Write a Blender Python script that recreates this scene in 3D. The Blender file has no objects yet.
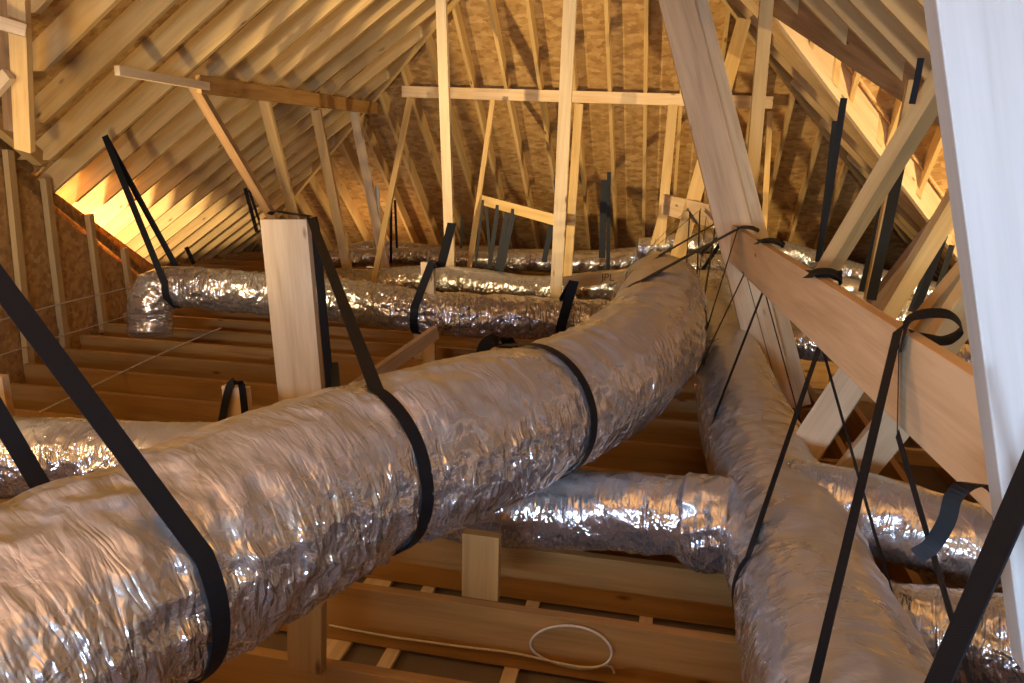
import bpy, bmesh, math, random
import numpy as np
from mathutils import Vector, Matrix, noise
random.seed(7)
S = bpy.context.scene
COL = S.collection

# ------------------------------------------------------------------ camera
F, CX, CY, H = 740.0, 512.0, 341.5, 1.6
def nz(v): return v / np.linalg.norm(v)
Zc = nz(np.array([42, -2859, -740.]))
Yc = np.array([166, -189, 740.]); Yc = nz(Yc - Zc * (Yc @ Zc))
Xc = np.cross(Yc, Zc)
R = np.array([Xc, Yc, Zc])
C0 = np.array([0, 0, H])
def ray(px, py): return R @ np.array([(px - CX) / F, (py - CY) / F, 1.])
def atz(px, py, z):
    d = ray(px, py); return C0 + d * (z - H) / d[2]
def aty(px, py, y):
    d = ray(px, py); return C0 + d * y / d[1]
def fw(px, py, d): return C0 + ray(px, py) * d
def onpl(px, py, p0, n):
    d = ray(px, py); return C0 + d * ((p0 - C0) @ n) / (d @ n)
cam = bpy.data.cameras.new('camera'); co = bpy.data.objects.new('camera', cam); COL.objects.link(co)
cam.sensor_width = 36; cam.lens = F / 1024 * 36; cam.clip_start = .02; cam.clip_end = 100
cr, cu, cb = R @ np.array([1, 0, 0.]), R @ np.array([0, -1., 0]), R @ np.array([0, 0, -1.])
M = Matrix(((cr[0], cu[0], cb[0], 0), (cr[1], cu[1], cb[1], 0), (cr[2], cu[2], cb[2], H), (0, 0, 0, 1)))
co.matrix_world = M
S.camera = co
S.view_settings.view_transform = 'Standard'; S.view_settings.look = 'None'
S.view_settings.gamma = 1; S.view_settings.use_curve_mapping = False
S.view_settings.exposure = .25

# ------------------------------------------------------------------ materials
def newmat(name):
    m = bpy.data.materials.new(name); m.use_nodes = True
    nt = m.node_tree; nt.nodes.clear()
    out = nt.nodes.new('ShaderNodeOutputMaterial'); b = nt.nodes.new('ShaderNodeBsdfPrincipled')
    nt.links.new(b.outputs[0], out.inputs[0])
    return m, nt, b
def N(nt, t, **k):
    n = nt.nodes.new(t)
    for a, v in k.items():
        if a in n.inputs: n.inputs[a].default_value = v
        else: setattr(n, a, v)
    return n
def ramp(nt, src, stops):
    r = nt.nodes.new('ShaderNodeValToRGB'); nt.links.new(src, r.inputs[0])
    e = r.color_ramp.elements
    while len(e) < len(stops): e.new(.5)
    for i, (p, c) in enumerate(stops):
        e[i].position = p; e[i].color = tuple(c) + (1,) if len(c) == 3 else c
    return r
def wood(name, light, dark, rough=.62):
    m, nt, b = newmat(name); L = nt.links.new
    tc = N(nt, 'ShaderNodeTexCoord'); oi = N(nt, 'ShaderNodeObjectInfo')
    off = N(nt, 'ShaderNodeVectorMath', operation='SCALE'); off.inputs[0].default_value = (13, 7, 5)
    L(oi.outputs['Random'], off.inputs['Scale'])
    add = N(nt, 'ShaderNodeVectorMath', operation='ADD'); L(tc.outputs['Object'], add.inputs[0]); L(off.outputs[0], add.inputs[1])
    mp = N(nt, 'ShaderNodeMapping'); mp.inputs['Scale'].default_value = (1.3, 16, 16); L(add.outputs[0], mp.inputs[0])
    n1 = N(nt, 'ShaderNodeTexNoise'); n1.inputs['Scale'].default_value = 1.0; n1.inputs['Detail'].default_value = 5; n1.inputs['Distortion'].default_value = .7
    L(mp.outputs[0], n1.inputs['Vector'])
    mp2 = N(nt, 'ShaderNodeMapping'); mp2.inputs['Scale'].default_value = (4, 120, 120); L(add.outputs[0], mp2.inputs[0])
    n2 = N(nt, 'ShaderNodeTexNoise'); n2.inputs['Scale'].default_value = 1.0; n2.inputs['Detail'].default_value = 3; L(mp2.outputs[0], n2.inputs['Vector'])
    mx = N(nt, 'ShaderNodeMath', operation='MULTIPLY_ADD'); L(n2.outputs[0], mx.inputs[0]); mx.inputs[1].default_value = .35; L(n1.outputs[0], mx.inputs[2])
    mid = [(a + c) / 2 for a, c in zip(light, dark)]
    rp = ramp(nt, mx.outputs[0], [(.48, dark), (.62, mid), (.82, light)])
    # knots
    mk = N(nt, 'ShaderNodeMapping'); mk.inputs['Scale'].default_value = (2.3, 6.5, 6.5); L(add.outputs[0], mk.inputs[0])
    vo = N(nt, 'ShaderNodeTexVoronoi'); vo.inputs['Scale'].default_value = 1.0; L(mk.outputs[0], vo.inputs['Vector'])
    kr = ramp(nt, vo.outputs['Distance'], [(.035, (1, 1, 1)), (.10, (0, 0, 0))])
    km = N(nt, 'ShaderNodeMix', data_type='RGBA'); L(kr.outputs[0], km.inputs[0])
    L(rp.outputs[0], km.inputs[6]); km.inputs[7].default_value = (dark[0] * .42, dark[1] * .33, dark[2] * .28, 1)
    # per-board tone
    hv = N(nt, 'ShaderNodeHueSaturation'); L(km.outputs[2], hv.inputs['Color'])
    vm = N(nt, 'ShaderNodeMapRange'); vm.inputs[3].default_value = .82; vm.inputs[4].default_value = 1.12; L(oi.outputs['Random'], vm.inputs[0]); L(vm.outputs[0], hv.inputs['Value'])
    L(hv.outputs[0], b.inputs['Base Color']); b.inputs['Roughness'].default_value = rough
    bp = N(nt, 'ShaderNodeBump'); bp.inputs['Strength'].default_value = .15; bp.inputs['Distance'].default_value = .002; L(n2.outputs[0], bp.inputs['Height']); L(bp.outputs[0], b.inputs['Normal'])
    return m
PINE = wood('pine lumber', (.72, .495, .215), (.56, .365, .14))
PALE = wood('planed spruce', (.78, .62, .41), (.60, .44, .26))
WHITE = wood('pale whitish spruce', (.53, .52, .50), (.43, .415, .39))
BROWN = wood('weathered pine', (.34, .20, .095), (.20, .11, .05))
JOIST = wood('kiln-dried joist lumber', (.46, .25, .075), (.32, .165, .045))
GLU = wood('spruce plank', (.76, .56, .34), (.60, .41, .22))
def osb():
    m, nt, b = newmat('oriented strand board'); L = nt.links.new
    tc = N(nt, 'ShaderNodeTexCoord')
    mp = N(nt, 'ShaderNodeMapping'); mp.inputs['Scale'].default_value = (12, 20, 26); L(tc.outputs['Object'], mp.inputs[0])
    nd = N(nt, 'ShaderNodeTexNoise'); nd.inputs['Scale'].default_value = 1.5; L(mp.outputs[0], nd.inputs['Vector'])
    ad = N(nt, 'ShaderNodeVectorMath', operation='ADD'); L(mp.outputs[0], ad.inputs[0]); L(nd.outputs['Color'], ad.inputs[1])
    vo = N(nt, 'ShaderNodeTexVoronoi'); vo.inputs['Scale'].default_value = 1.0; L(ad.outputs[0], vo.inputs['Vector'])
    sp = N(nt, 'ShaderNodeSeparateColor'); L(vo.outputs['Color'], sp.inputs[0])
    rp = ramp(nt, sp.outputs[0], [(0, (.40, .22, .07)), (.35, (.53, .32, .11)), (.7, (.61, .38, .145)), (1, (.68, .45, .19))])
    n2 = N(nt, 'ShaderNodeTexNoise'); n2.inputs['Scale'].default_value = 9; n2.inputs['Detail'].default_value = 6; L(tc.outputs['Object'], n2.inputs['Vector'])
    r2 = ramp(nt, n2.outputs[0], [(.3, (.78, .72, .64)), (.65, (1, 1, 1))])
    mx = N(nt, 'ShaderNodeMix', data_type='RGBA', blend_type='MULTIPLY'); mx.inputs[0].default_value = 1; L(rp.outputs[0], mx.inputs[6]); L(r2.outputs[0], mx.inputs[7])
    L(mx.outputs[2], b.inputs['Base Color']); b.inputs['Roughness'].default_value = .75
    return m
OSB = osb()
def foil():
    m, nt, b = newmat('foil insulation jacket'); L = nt.links.new
    at = N(nt, 'ShaderNodeAttribute', attribute_name='duct')
    def st(scale, det, dist=0.0):
        mp = N(nt, 'ShaderNodeMapping'); mp.inputs['Scale'].default_value = scale; L(at.outputs['Vector'], mp.inputs[0])
        n = N(nt, 'ShaderNodeTexNoise'); n.inputs['Scale'].default_value = 1; n.inputs['Detail'].default_value = det; n.inputs['Distortion'].default_value = dist
        L(mp.outputs[0], n.inputs['Vector']); return n.outputs[0]
    def mth(op, a, b_, c=None):
        n = N(nt, 'ShaderNodeMath', operation=op)
        for k, v in enumerate((a, b_, c)):
            if v is None: continue
            if isinstance(v, (int, float)): n.inputs[k].default_value = v
            else: L(v, n.inputs[k])
        return n.outputs[0]
    ridge = lambda n: mth('ABSOLUTE', mth('SUBTRACT', n, .5), 0)
    folds = ridge(st((24, 4, 4), 2, .8)); patch = ridge(st((8, 6, 6), 3, 1.4)); fine = st((110, 22, 22), 2)
    sx = N(nt, 'ShaderNodeSeparateXYZ'); L(at.outputs['Vector'], sx.inputs[0])
    side = N(nt, 'ShaderNodeMapRange'); side.inputs[1].default_value = .20; side.inputs[2].default_value = -.05; side.inputs[3].default_value = .22; side.inputs[4].default_value = 1.4; L(sx.outputs[1], side.inputs[0])
    big = N(nt, 'ShaderNodeMapRange'); big.inputs[1].default_value = .35; big.inputs[2].default_value = .62; big.inputs[3].default_value = .35; big.inputs[4].default_value = 1.2; L(st((2.2, 3, 3), 2), big.inputs[0])
    amp = mth('MULTIPLY', side.outputs[0], big.outputs[0])
    vm = N(nt, 'ShaderNodeMapping'); vm.inputs['Scale'].default_value = (12, 8, 8); L(at.outputs['Vector'], vm.inputs[0])
    wob = N(nt, 'ShaderNodeTexNoise'); wob.inputs['Scale'].default_value = .7; wob.inputs['Detail'].default_value = 3; L(vm.outputs[0], wob.inputs['Vector'])
    va = N(nt, 'ShaderNodeMix', data_type='VECTOR'); va.inputs[0].default_value = .6; L(vm.outputs[0], va.inputs[4]); 
    sc = N(nt, 'ShaderNodeVectorMath', operation='SCALE'); sc.inputs['Scale'].default_value = 3.2; L(wob.outputs['Color'], sc.inputs[0])
    vv = N(nt, 'ShaderNodeVectorMath', operation='ADD'); L(vm.outputs[0], vv.inputs[0]); L(sc.outputs[0], vv.inputs[1])
    vo = N(nt, 'ShaderNodeTexVoronoi', feature='F1'); vo.inputs['Scale'].default_value = 1; L(vv.outputs[0], vo.inputs['Vector'])
    h = mth('MULTIPLY_ADD', folds, 1.0, patch)
    h = mth('MULTIPLY_ADD', vo.outputs['Distance'], .6, h)
    h = mth('MULTIPLY', h, amp)
    h = mth('MULTIPLY_ADD', fine, .028, h)
    bp = N(nt, 'ShaderNodeBump'); bp.inputs['Strength'].default_value = .9; bp.inputs['Distance'].default_value = .034; L(h, bp.inputs['Height'])
    L(bp.outputs[0], b.inputs['Normal'])
    rp = ramp(nt, st((3, 3, 3), 3), [(.35, (.09,) * 3), (.65, (.23,) * 3)])
    # settled dust dulls the upper side of the jacket
    du = N(nt, 'ShaderNodeMapRange', interpolation_type='SMOOTHSTEP'); du.inputs[1].default_value = .02; du.inputs[2].default_value = .25; L(mth('MULTIPLY_ADD', mth('SUBTRACT', st((2.5, 3, 3), 4), .5), .16, sx.outputs[1]), du.inputs[0])
    L(mth('MULTIPLY_ADD', du.outputs[0], .17, rp.outputs[0]), b.inputs['Roughness'])
    L(mth('MULTIPLY_ADD', du.outputs[0], -.22, .88), b.inputs['Metallic'])
    dc = N(nt, 'ShaderNodeMix', data_type='RGBA'); L(du.outputs[0], dc.inputs[0]); dc.inputs[6].default_value = (.74, .76, .80, 1); dc.inputs[7].default_value = (.62, .63, .66, 1)
    L(dc.outputs[2], b.inputs['Base Color'])
    return m
FOIL = foil()
def plain(name, col, rough=.6, metal=0, bump=None):
    m, nt, b = newmat(name)
    n = N(nt, 'ShaderNodeTexNoise'); n.inputs['Scale'].default_value = bump or 60; n.inputs['Detail'].default_value = 3
    tc = N(nt, 'ShaderNodeTexCoord'); nt.links.new(tc.outputs['Object'], n.inputs['Vector'])
    r = ramp(nt, n.outputs[0], [(.3, [c * .8 for c in col]), (.7, col)])
    nt.links.new(r.outputs[0], b.inputs['Base Color'])
    b.inputs['Roughness'].default_value = rough; b.inputs['Metallic'].default_value = metal
    return m
def webbing():
    m, nt, b = newmat('black polyester webbing'); L = nt.links.new
    uv = N(nt, 'ShaderNodeUVMap')
    w = N(nt, 'ShaderNodeTexWave', wave_type='BANDS', bands_direction='DIAGONAL'); w.inputs['Scale'].default_value = 260; w.inputs['Distortion'].default_value = 1
    L(uv.outputs[0], w.inputs['Vector'])
    r = ramp(nt, w.outputs[0], [(0, (.003, .0035, .005)), (1, (.010, .012, .017))]); L(r.outputs[0], b.inputs['Base Color'])
    bp = N(nt, 'ShaderNodeBump'); bp.inputs['Strength'].default_value = .3; bp.inputs['Distance'].default_value = .0006; L(w.outputs[0], bp.inputs['Height']); L(bp.outputs[0], b.inputs['Normal'])
    b.inputs['Roughness'].default_value = .55
    b.inputs['Specular IOR Level'].default_value = .25
    return m
WEB = webbing()
CABLE = plain('cream cable sheath', (.72, .66, .55), .45)
PVC = plain('grey plastic pipe', (.60, .60, .58), .4)
BOARD = plain('brown ceiling board paper', (.20, .145, .10), .8, 0, 4)
INK = plain('dark stamp ink', (.08, .04, .03), .8)
VINYL = plain('white window frame', (.8, .8, .8), .4)

# ------------------------------------------------------------------ helpers
def tag(o, label=None, cat=None, group=None, kind=None):
    if label: o['label'] = label
    if cat: o['category'] = cat
    if group: o['group'] = group
    if kind: o['kind'] = kind
    return o
def link_mesh(name, verts, faces, mat, parent=None, smooth=False):
    me = bpy.data.meshes.new(name); me.from_pydata([tuple(v) for v in verts], [], faces); me.update()
    if smooth: me.shade_smooth()
    me.materials.append(mat)
    o = bpy.data.objects.new(name, me); COL.objects.link(o)
    if parent: o.parent = parent
    return o
def board(name, p0, p1, w, t, up, mat, parent=None, bev=.003, cut0=None, cut1=None):
    """Lumber from p0 to p1; w = size along `up` (made perpendicular), t = the other size.
    cut0/cut1 = normals of the end-cut planes."""
    p0, p1, up = np.array(p0, float), np.array(p1, float), np.array(up, float)
    ax = nz(p1 - p0); u = nz(up - ax * (up @ ax)); s = np.cross(u, ax); s = nz(s)
    L = np.linalg.norm(p1 - p0); mid = (p0 + p1) / 2
    vs = []
    for end, cn in ((-1, cut0), (1, cut1)):
        for a, b in ((-1, -1), (1, -1), (1, 1), (-1, 1)):
            off = s * a * t / 2 + u * b * w / 2
            x = end * L / 2
            if cn is not None:
                cn = np.array(cn, float); d = ax @ cn
                if abs(d) > .12: x -= (off @ cn) / d
            vs.append((x, a * t / 2, b * w / 2))
    me = bpy.data.meshes.new(name); bm = bmesh.new()
    V = [bm.verts.new(v) for v in vs]
    for f in ((0, 3, 2, 1), (4, 5, 6, 7), (0, 1, 5, 4), (1, 2, 6, 5), (2, 3, 7, 6), (3, 0, 4, 7)): bm.faces.new([V[i] for i in f])
    bmesh.ops.recalc_face_normals(bm, faces=bm.faces[:])
    if bev: bmesh.ops.bevel(bm, geom=bm.edges[:], offset=bev, segments=2, affect='EDGES', profile=.6)
    bm.to_mesh(me); bm.free(); me.materials.append(mat)
    o = bpy.data.objects.new(name, me); COL.objects.link(o)
    m = Matrix(((ax[0], s[0], u[0], mid[0]), (ax[1], s[1], u[1], mid[1]), (ax[2], s[2], u[2], mid[2]), (0, 0, 0, 1)))
    o.matrix_world = m
    if parent: o.parent = parent; o.matrix_parent_inverse = parent.matrix_world.inverted(); 
    return o
def sheet(name, pts, off, mat, holes=None):
    """A sheet with thickness: polygon pts, extruded by vector off."""
    n = len(pts); off = np.array(off, float)
    vs = [np.array(p, float) for p in pts] + [np.array(p, float) + off for p in pts]
    fs = [tuple(range(n)), tuple(range(2 * n - 1, n - 1, -1))] + [(i, i + n, (i + 1) % n + n, (i + 1) % n) for i in range(n)]
    return link_mesh(name, vs, fs, mat)
def struct(o): o['kind'] = 'structure'; return o

# ------------------------------------------------------------------ roof geometry (all from the building's own axes)
D = 11.0
tF = math.tan(math.radians(43))
E = aty(255, 243, D); nF = np.array([0, tF, 1.])
T = onpl(455, 0, E, nF)
sL = (T[2] - E[2]) / (T[0] - E[0]); nL = np.array([-sL, 0, 1.])
r0 = onpl(727, 0, E, nF); r1 = onpl(930, 270, E, nF)
sR = (r1[2] - r0[2]) / (r1[0] - r0[0]); nR = np.array([-sR, 0, 1.])
zL = lambda x: E[2] + sL * (x - E[0])
zR = lambda x: r0[2] + sR * (x - r0[0])
zF = lambda y: E[2] - tF * (y - E[1])
yF = lambda z: E[1] - (z - E[2]) / tF
xL = lambda z: E[0] + (z - E[2]) / sL
xR = lambda z: r0[0] + (z - r0[2]) / sR
XP = (r0[2] - E[2] + sL * E[0] - sR * r0[0]) / (sL - sR)     # ridge line
ZP = zL(XP); YP = yF(ZP)
nLu, nRu, nFu = nz(nL), nz(nR), nz(nF)
RD = .165   # rafter depth
CR = RD / 2
ordw = ['first', 'second', 'third', 'fourth', 'fifth', 'sixth', 'seventh', 'eighth', 'ninth', 'tenth', 'eleventh', 'twelfth', 'thirteenth',
        'fourteenth', 'fifteenth', 'sixteenth', 'seventeenth', 'eighteenth', 'nineteenth', 'twentieth', 'twenty-first', 'twenty-second', 'twenty-third', 'twenty-fourth', 'twenty-fifth', 'twenty-sixth', 'twenty-seventh', 'twenty-eighth', 'twenty-ninth', 'thirtieth']

# the left slope stops along this line, where a side bay opens (plan x at a given y)
CUT = [(-2.45, YB0 := -1.9), (-2.9, 2.9), (-3.72, 3.90), (-4.51, 4.64), (-4.95, 5.15)]
def cutx(y):
    return float(np.interp(y, [c[1] for c in CUT], [c[0] for c in CUT]))
# sheathing
def lift(p, n, d): return np.array(p, float) + n * d
ZE = -.15
YB = -1.9
def up_pts(pts, n): return [lift(p, n, RD + .002) for p in pts]
EL = [xL(ZE), yF(ZE)]; 
struct(sheet('ceiling_left', up_pts([(XP, YP, ZP), (xL(ZE), yF(ZE), ZE), (xL(ZE), 5.16, ZE)] + [(c[0], c[1], zL(c[0])) for c in CUT[::-1]] + [(XP, YB, ZP)], nLu), nLu * .012, OSB))
struct(sheet('ceiling_far', up_pts([(XP, YP, ZP), (xL(ZE), yF(ZE), ZE), (xR(ZE), yF(ZE), ZE)], nFu), nFu * .012, OSB))
V0 = onpl(770, 0, r0, nR); V1 = onpl(935, 220, r0, nR)
vy = (V1[1] - V0[1]) / (V1[0] - V0[0])
W1 = onpl(913, 92, r0, nR); W0 = V0.copy()
wy = (W1[1] - W0[1]) / (W1[0] - W0[0])
xe = xR(ZE)
VE = np.array([xe, V0[1] + vy * (xe - V0[0]), ZE]); WE = np.array([xe, W0[1] + wy * (xe - W0[0]), ZE])
struct(sheet('ceiling_right', up_pts([(XP, YP, ZP), (XP, V0[1], ZP), V0, VE, (xe, yF(ZE), ZE)], nRu), nRu * .012, OSB))
struct(sheet('ceiling_right_near', up_pts([(XP, YB, ZP), (XP, V0[1], ZP), V0, WE, (xe, YB, ZE)], nRu), nRu * .012, OSB))
# cross gable planes
sB = (VE[2] - V0[2]) / (VE[1] - V0[1]); nB = nz(np.array([0, -sB, 1.]))
sW = (WE[2] - W0[2]) / (WE[1] - W0[1]); nW = nz(np.array([0, -sW, 1.]))
XG = 6.2
yB = lambda z: V0[1] + (z - V0[2]) / sB
struct(sheet('ceiling_gable_far', up_pts([V0, (XG, V0[1], V0[2]), (XG, VE[1], ZE), VE], nB), nB * .012, OSB))
struct(sheet('ceiling_gable_near', up_pts([V0, (XG, V0[1], V0[2]), (XG, WE[1], ZE), WE], nW), nW * .012, OSB))
struct(sheet('wall_gable', [(XG, WE[1], -.4), (XG, VE[1], -.4), (XG, VE[1], ZE + .3), (XG, V0[1], V0[2] + .3), (XG, WE[1], ZE + .3)], (.012, 0, 0), OSB))
# low boards closing the eaves
def fascia(name, a, b, out): struct(sheet(name, [(a[0], a[1], -.4), (b[0], b[1], -.4), (b[0], b[1], .12), (a[0], a[1], .12)], out, OSB))
fascia('wall_left', (xL(ZE) - .12, YB), (xL(ZE) - .12, yF(ZE) + .12), (-.012, 0, 0))
fascia('wall_far', (xL(ZE) - .12, yF(ZE) + .12), (xe + .12, yF(ZE) + .12), (0, .012, 0))
fascia('wall_right', (xe + .12, VE[1]), (xe + .12, yF(ZE) + .12), (.012, 0, 0))
fascia('wall_right_near', (xe + .12, YB), (xe + .12, WE[1]), (.012, 0, 0))
# ceiling board under the joists
struct(sheet('floor', [(xL(ZE) - .3, YB, -.262), (XG, YB, -.262), (XG, yF(ZE) + .3, -.262), (xL(ZE) - .3, yF(ZE) + .3, -.262)], (0, 0, -.013), BOARD))

# ---- left slope rafters
n = 0
ys = [4.08 + .4 * k - .8 for k in range(20)]
ys = [y for y in ys if y < yF(ZE) - .2]
for k, y in enumerate(sorted(ys, reverse=True)):
    z1 = zF(y) if y > YP else ZP - .03
    x1 = xL(z1)
    x0 = xL(ZE) if y > 5.16 else cutx(y)
    a = lift((x0, y, zL(x0)), nLu, CR); b = lift((x1, y, z1), nLu, CR)
    o = board('rafter', a, b, RD, .040, nLu, PINE, cut0=(0, 0, 1), cut1=(1, -1.1, 0) if y > YP else (1, 0, 0))
    tag(o, f'pale sloping rafter of the left roof slope, {ordw[k]} counted from the far left hip', 'rafter', 'rafters of the left roof slope')
# ---- far slope rafters
xs = []
x = -1.176 + .39 * 12
while x > xL(ZE) + .3:
    if x < xe - .3: xs.append(x)
    x -= .39
hl = lambda x: zL(x) if x < XP else zR(x)
for k, x in enumerate(sorted(xs)):
    z1 = min(hl(x), ZP)
    a = lift((x, yF(ZE), ZE), nFu, CR); b = lift((x, yF(z1), z1), nFu, CR)
    o = board('rafter', a, b, RD, .040, nFu, PINE, cut0=(0, 0, 1))
    tag(o, f'narrow rafter against strand board on the far roof slope, {ordw[k]} from its left corner', 'rafter', 'rafters of the far roof slope')
# ---- right slope rafters
k = 0
y = yF(ZE) - .25
while y > V0[1] + .05:
    z1 = zF(y) if y > YP else ZP - .03
    x1 = xR(z1)
    x0 = xe if y > VE[1] else V0[0] + (y - V0[1]) / vy
    if x0 > x1 + .1:
        a = lift((x0, y, zR(x0)), nRu, CR); b = lift((x1, y, z1), nRu, CR)
        o = board('rafter', a, b, RD, .040, nRu, PINE, cut0=(-vy, 1, 0) if y < VE[1] else (0, 0, 1))
        tag(o, f'rafter of the right roof slope past the gable valley, {ordw[k]} from the far corner', 'rafter', 'rafters right of the far right hip'); k += 1
    y -= .4
k = 0
y = V0[1] - .3
while y > 1.2:
    x0 = xe if y < WE[1] else W0[0] + (y - W0[1]) / wy
    if x0 > XP + .2:
        a = lift((x0, y, zR(x0)), nRu, CR); b = lift((XP + .03, y, zR(XP + .03)), nRu, CR)
        o = board('rafter', a, b, RD, .040, nRu, PINE, cut0=(-wy, 1, 0))
        tag(o, f'shaded overhead rafter of the near right slope, {ordw[k]} out from the brown valley board', 'rafter', 'rafters of the near right slope'); k += 1
    y -= .4
# ---- hips, valleys, ridge
def hip(name, p, q, label, mat=PINE, w=.24, t=.045, drop=.0, cat='hip rafter'):
    p, q = np.array(p, float), np.array(q, float)
    c = np.array([0, 0, 1.]) * (w / 2 - drop)
    return tag(board(name, p + c, q + c, w, t, (0, 0, 1), mat), label, cat)
hip('hip_rafter', (xL(ZE), yF(ZE), ZE), (XP, YP, ZP), 'long hip rafter where the left roof slope meets the far slope', drop=.02)
hip('hip_rafter', (xe, yF(ZE), ZE), (XP, YP, ZP), 'long hip rafter where the right roof slope meets the far slope', drop=.02)
hip('valley_rafter', VE, V0, 'brightly lit valley rafter at the far side of the cross gable', GLU, .30, .045, .05, 'valley rafter')
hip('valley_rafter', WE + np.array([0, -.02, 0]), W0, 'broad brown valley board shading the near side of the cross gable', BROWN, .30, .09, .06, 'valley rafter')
hip('ridge_board', (XP, YB, ZP), (XP, YP, ZP), 'ridge board along the peak above the ducts', PINE, .24, .04, .03, 'ridge board')
hip('ridge_board', V0, (XG, V0[1], V0[2]), 'ridge board of the small cross gable at the right', PINE, .24, .04, .03, 'ridge board')
# ---- cross gable jack rafters (far plane of the gable)
k = 0
x = 1.0
while x < XG:
    yv = min(V0[1] + vy * (x - V0[0]), VE[1]); zv = V0[2] + sB * (yv - V0[1])
    if yv > V0[1] + .15:
        a = lift((x, yv, zv), nB, CR); b = lift((x, V0[1] + .03, V0[2] - .02), nB, CR)
        o = board('rafter', a, b, RD, .040, nB, PINE, cut0=(-vy, 1, 0))
        tag(o, f'warm lit jack rafter in the right cross gable, {ordw[k]} out from the valley top', 'rafter', 'jack rafters of the cross gable'); k += 1
    x += .42

# ------------------------------------------------------------------ floor joists
JZ, JH, JT = 0.0, .238, .040
yj = [1.0 + .4265 * k for k in range(-1, 24)]
yj = [y for y in yj if y < 10.6]
def wall_x(y): return -4.66 - max(0, (y - 4.25)) * .315
for k, y in enumerate(yj):
    xa = wall_x(y) if y < 7 else -6.6
    xb = .98
    if y > 5.9: xb = 3.3
    z = JZ - JH / 2
    yy = y + JT / 2
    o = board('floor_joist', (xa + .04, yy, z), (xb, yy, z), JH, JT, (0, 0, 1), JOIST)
    where = 'nearest the bottom edge' if k == 0 else f'{ordw[k]} counted away from the bottom edge'
    tag(o, f'long wooden floor joist crossing under the foil ducts, {where}', 'joist', 'floor joists crossing under the ducts')
# right wing joists along the depth
for k in range(8):
    x = 1.25 + .42 * k
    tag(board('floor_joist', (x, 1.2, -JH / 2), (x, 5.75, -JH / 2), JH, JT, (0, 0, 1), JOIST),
        f'floor joist running lengthwise below the overhead plank, {ordw[k]} from the right-hand large duct', 'joist', 'floor joists of the right wing')
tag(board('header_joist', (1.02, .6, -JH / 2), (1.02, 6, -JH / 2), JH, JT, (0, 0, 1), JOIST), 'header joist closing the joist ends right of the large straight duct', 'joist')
tag(board('blocking', (1.06, 4.3, -.05), (4.2, 4.3, -.05), .09, .04, (0, 0, 1), PINE), 'flat blocking strip crossing the right wing joists', 'blocking')
# furring strips below the joists
for k, x in enumerate([-2.85, -2.2, -1.62, -1.16, -.93, -.47, .0, .45]):
    tag(board('furring_strip', (x, .3, -.249), (x, 10.3, -.249), .018, .055 if x != -1.16 else .12, (0, 0, 1), PALE),
        f'flat pale furring strip under the joists, {ordw[k]} from the left', 'furring strip', 'furring strips under the joists')

# ------------------------------------------------------------------ left knee wall
b0 = atz(0, 370, 0); b1 = atz(130, 305, 0); wn = nz(np.cross(b1 - b0, [0, 0, 1.]))  # points +X or -X
if wn[0] < 0: wn = -wn
wd = nz(b1 - b0)
def wp(px, py, off=0.0): return onpl(px, py, b0 + wn * off, wn)
g0, g1 = wp(0, 166), wp(148, 285)
gs = (g1 - g0) / (wd @ (g1 - g0))
def gap(s): return g0 + gs * s         # s metres along the wall from g0
near = -1.6; far = 3.4
def fl(s): p = g0 + wd * s; p = p.copy(); p[2] = -.25; return p
pn, pf = gap(near), gap(far)
struct(sheet('ceiling_bay', [(-5.9, YB, 2.98), (-2.3, YB, 2.98), (-3.3, 4.4, 2.98), (-5.2, 5.3, 2.98)], (0, 0, .012), OSB))
def wz(s, z): p = g0 + wd * s; p = p.copy(); p[2] = z; return p
SB = wd_s = (5.35 - g0[1]) / wd[1]
struct(sheet('wall_bay', [wz(-7.2, -.1) - wn * .09, wz(SB - .05, -.1) - wn * .09, wz(SB - .05, 1.05) - wn * .09, wz(SB - .5, 2.98) - wn * .09, wz(-7.2, 2.98) - wn * .09], -wn * .012, OSB))
struct(sheet('wall_knee', [fl(near), fl(far), (fl(far)[0], fl(far)[1], max(pf[2], -.05)), pf, pn], -wn * .012, OSB))
rn = nz(np.cross(gs, wn)); rn = rn if rn[2] > 0 else -rn
a = gap(near) + rn * .078; b = gap(far) + rn * .078
tag(board('rake_plate', a - wn * .03, b - wn * .03, .125, .04, rn, PINE), 'dark sloping plate above the glowing gap on the left strand board wall', 'plate')
a = aty(-60, 72, 3.2); b = aty(38, 158, 4.3)
tag(board('rake_plate', a, b, .10, .06, rn, PINE), 'short upper plate meeting the first left rafters beside the tall stud', 'plate')
def stud(pt, pb, w, t, label, mat=PINE, off=.03, name='wall_stud', cat='stud'):
    p0, p1 = wp(*pt, off), wp(*pb, off)
    return tag(board(name, p1, p0, w, t, wd, mat), label, cat)
stud((45, 178), (66, 352), .09, .045, 'short wall stud just right of the tall stud on the left wall')
stud((89, 214), (104, 332), .09, .045, 'wall stud with exposed top halfway down the sloping left wall')
stud((124, 248), (132, 303), .09, .045, 'last wall stud beside the vertical foil elbow')
stud((8, 150), (30, 372), .09, .04, 'wall stud at the left edge of the picture below the plates')
tag(board('wall_stud', aty(25, 150, 3.45), aty(17, -40, 3.25), .085, .05, (1, .2, 0), PINE), 'tall broad stud rising to the roof at the upper left corner', 'stud')
tag(board('wall_stud', aty(12, 130, 3.7), aty(2, -40, 3.5), .07, .04, (1, .2, 0), BROWN), 'greyish stud half hidden at the upper left picture edge', 'stud')
tag(board('blocking', aty(-30, 14, 3.1), aty(26, 31, 3.25), .06, .04, (0, 0, 1), PALE), 'pale short block nailed across the tall stud at the upper left', 'blocking')
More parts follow.
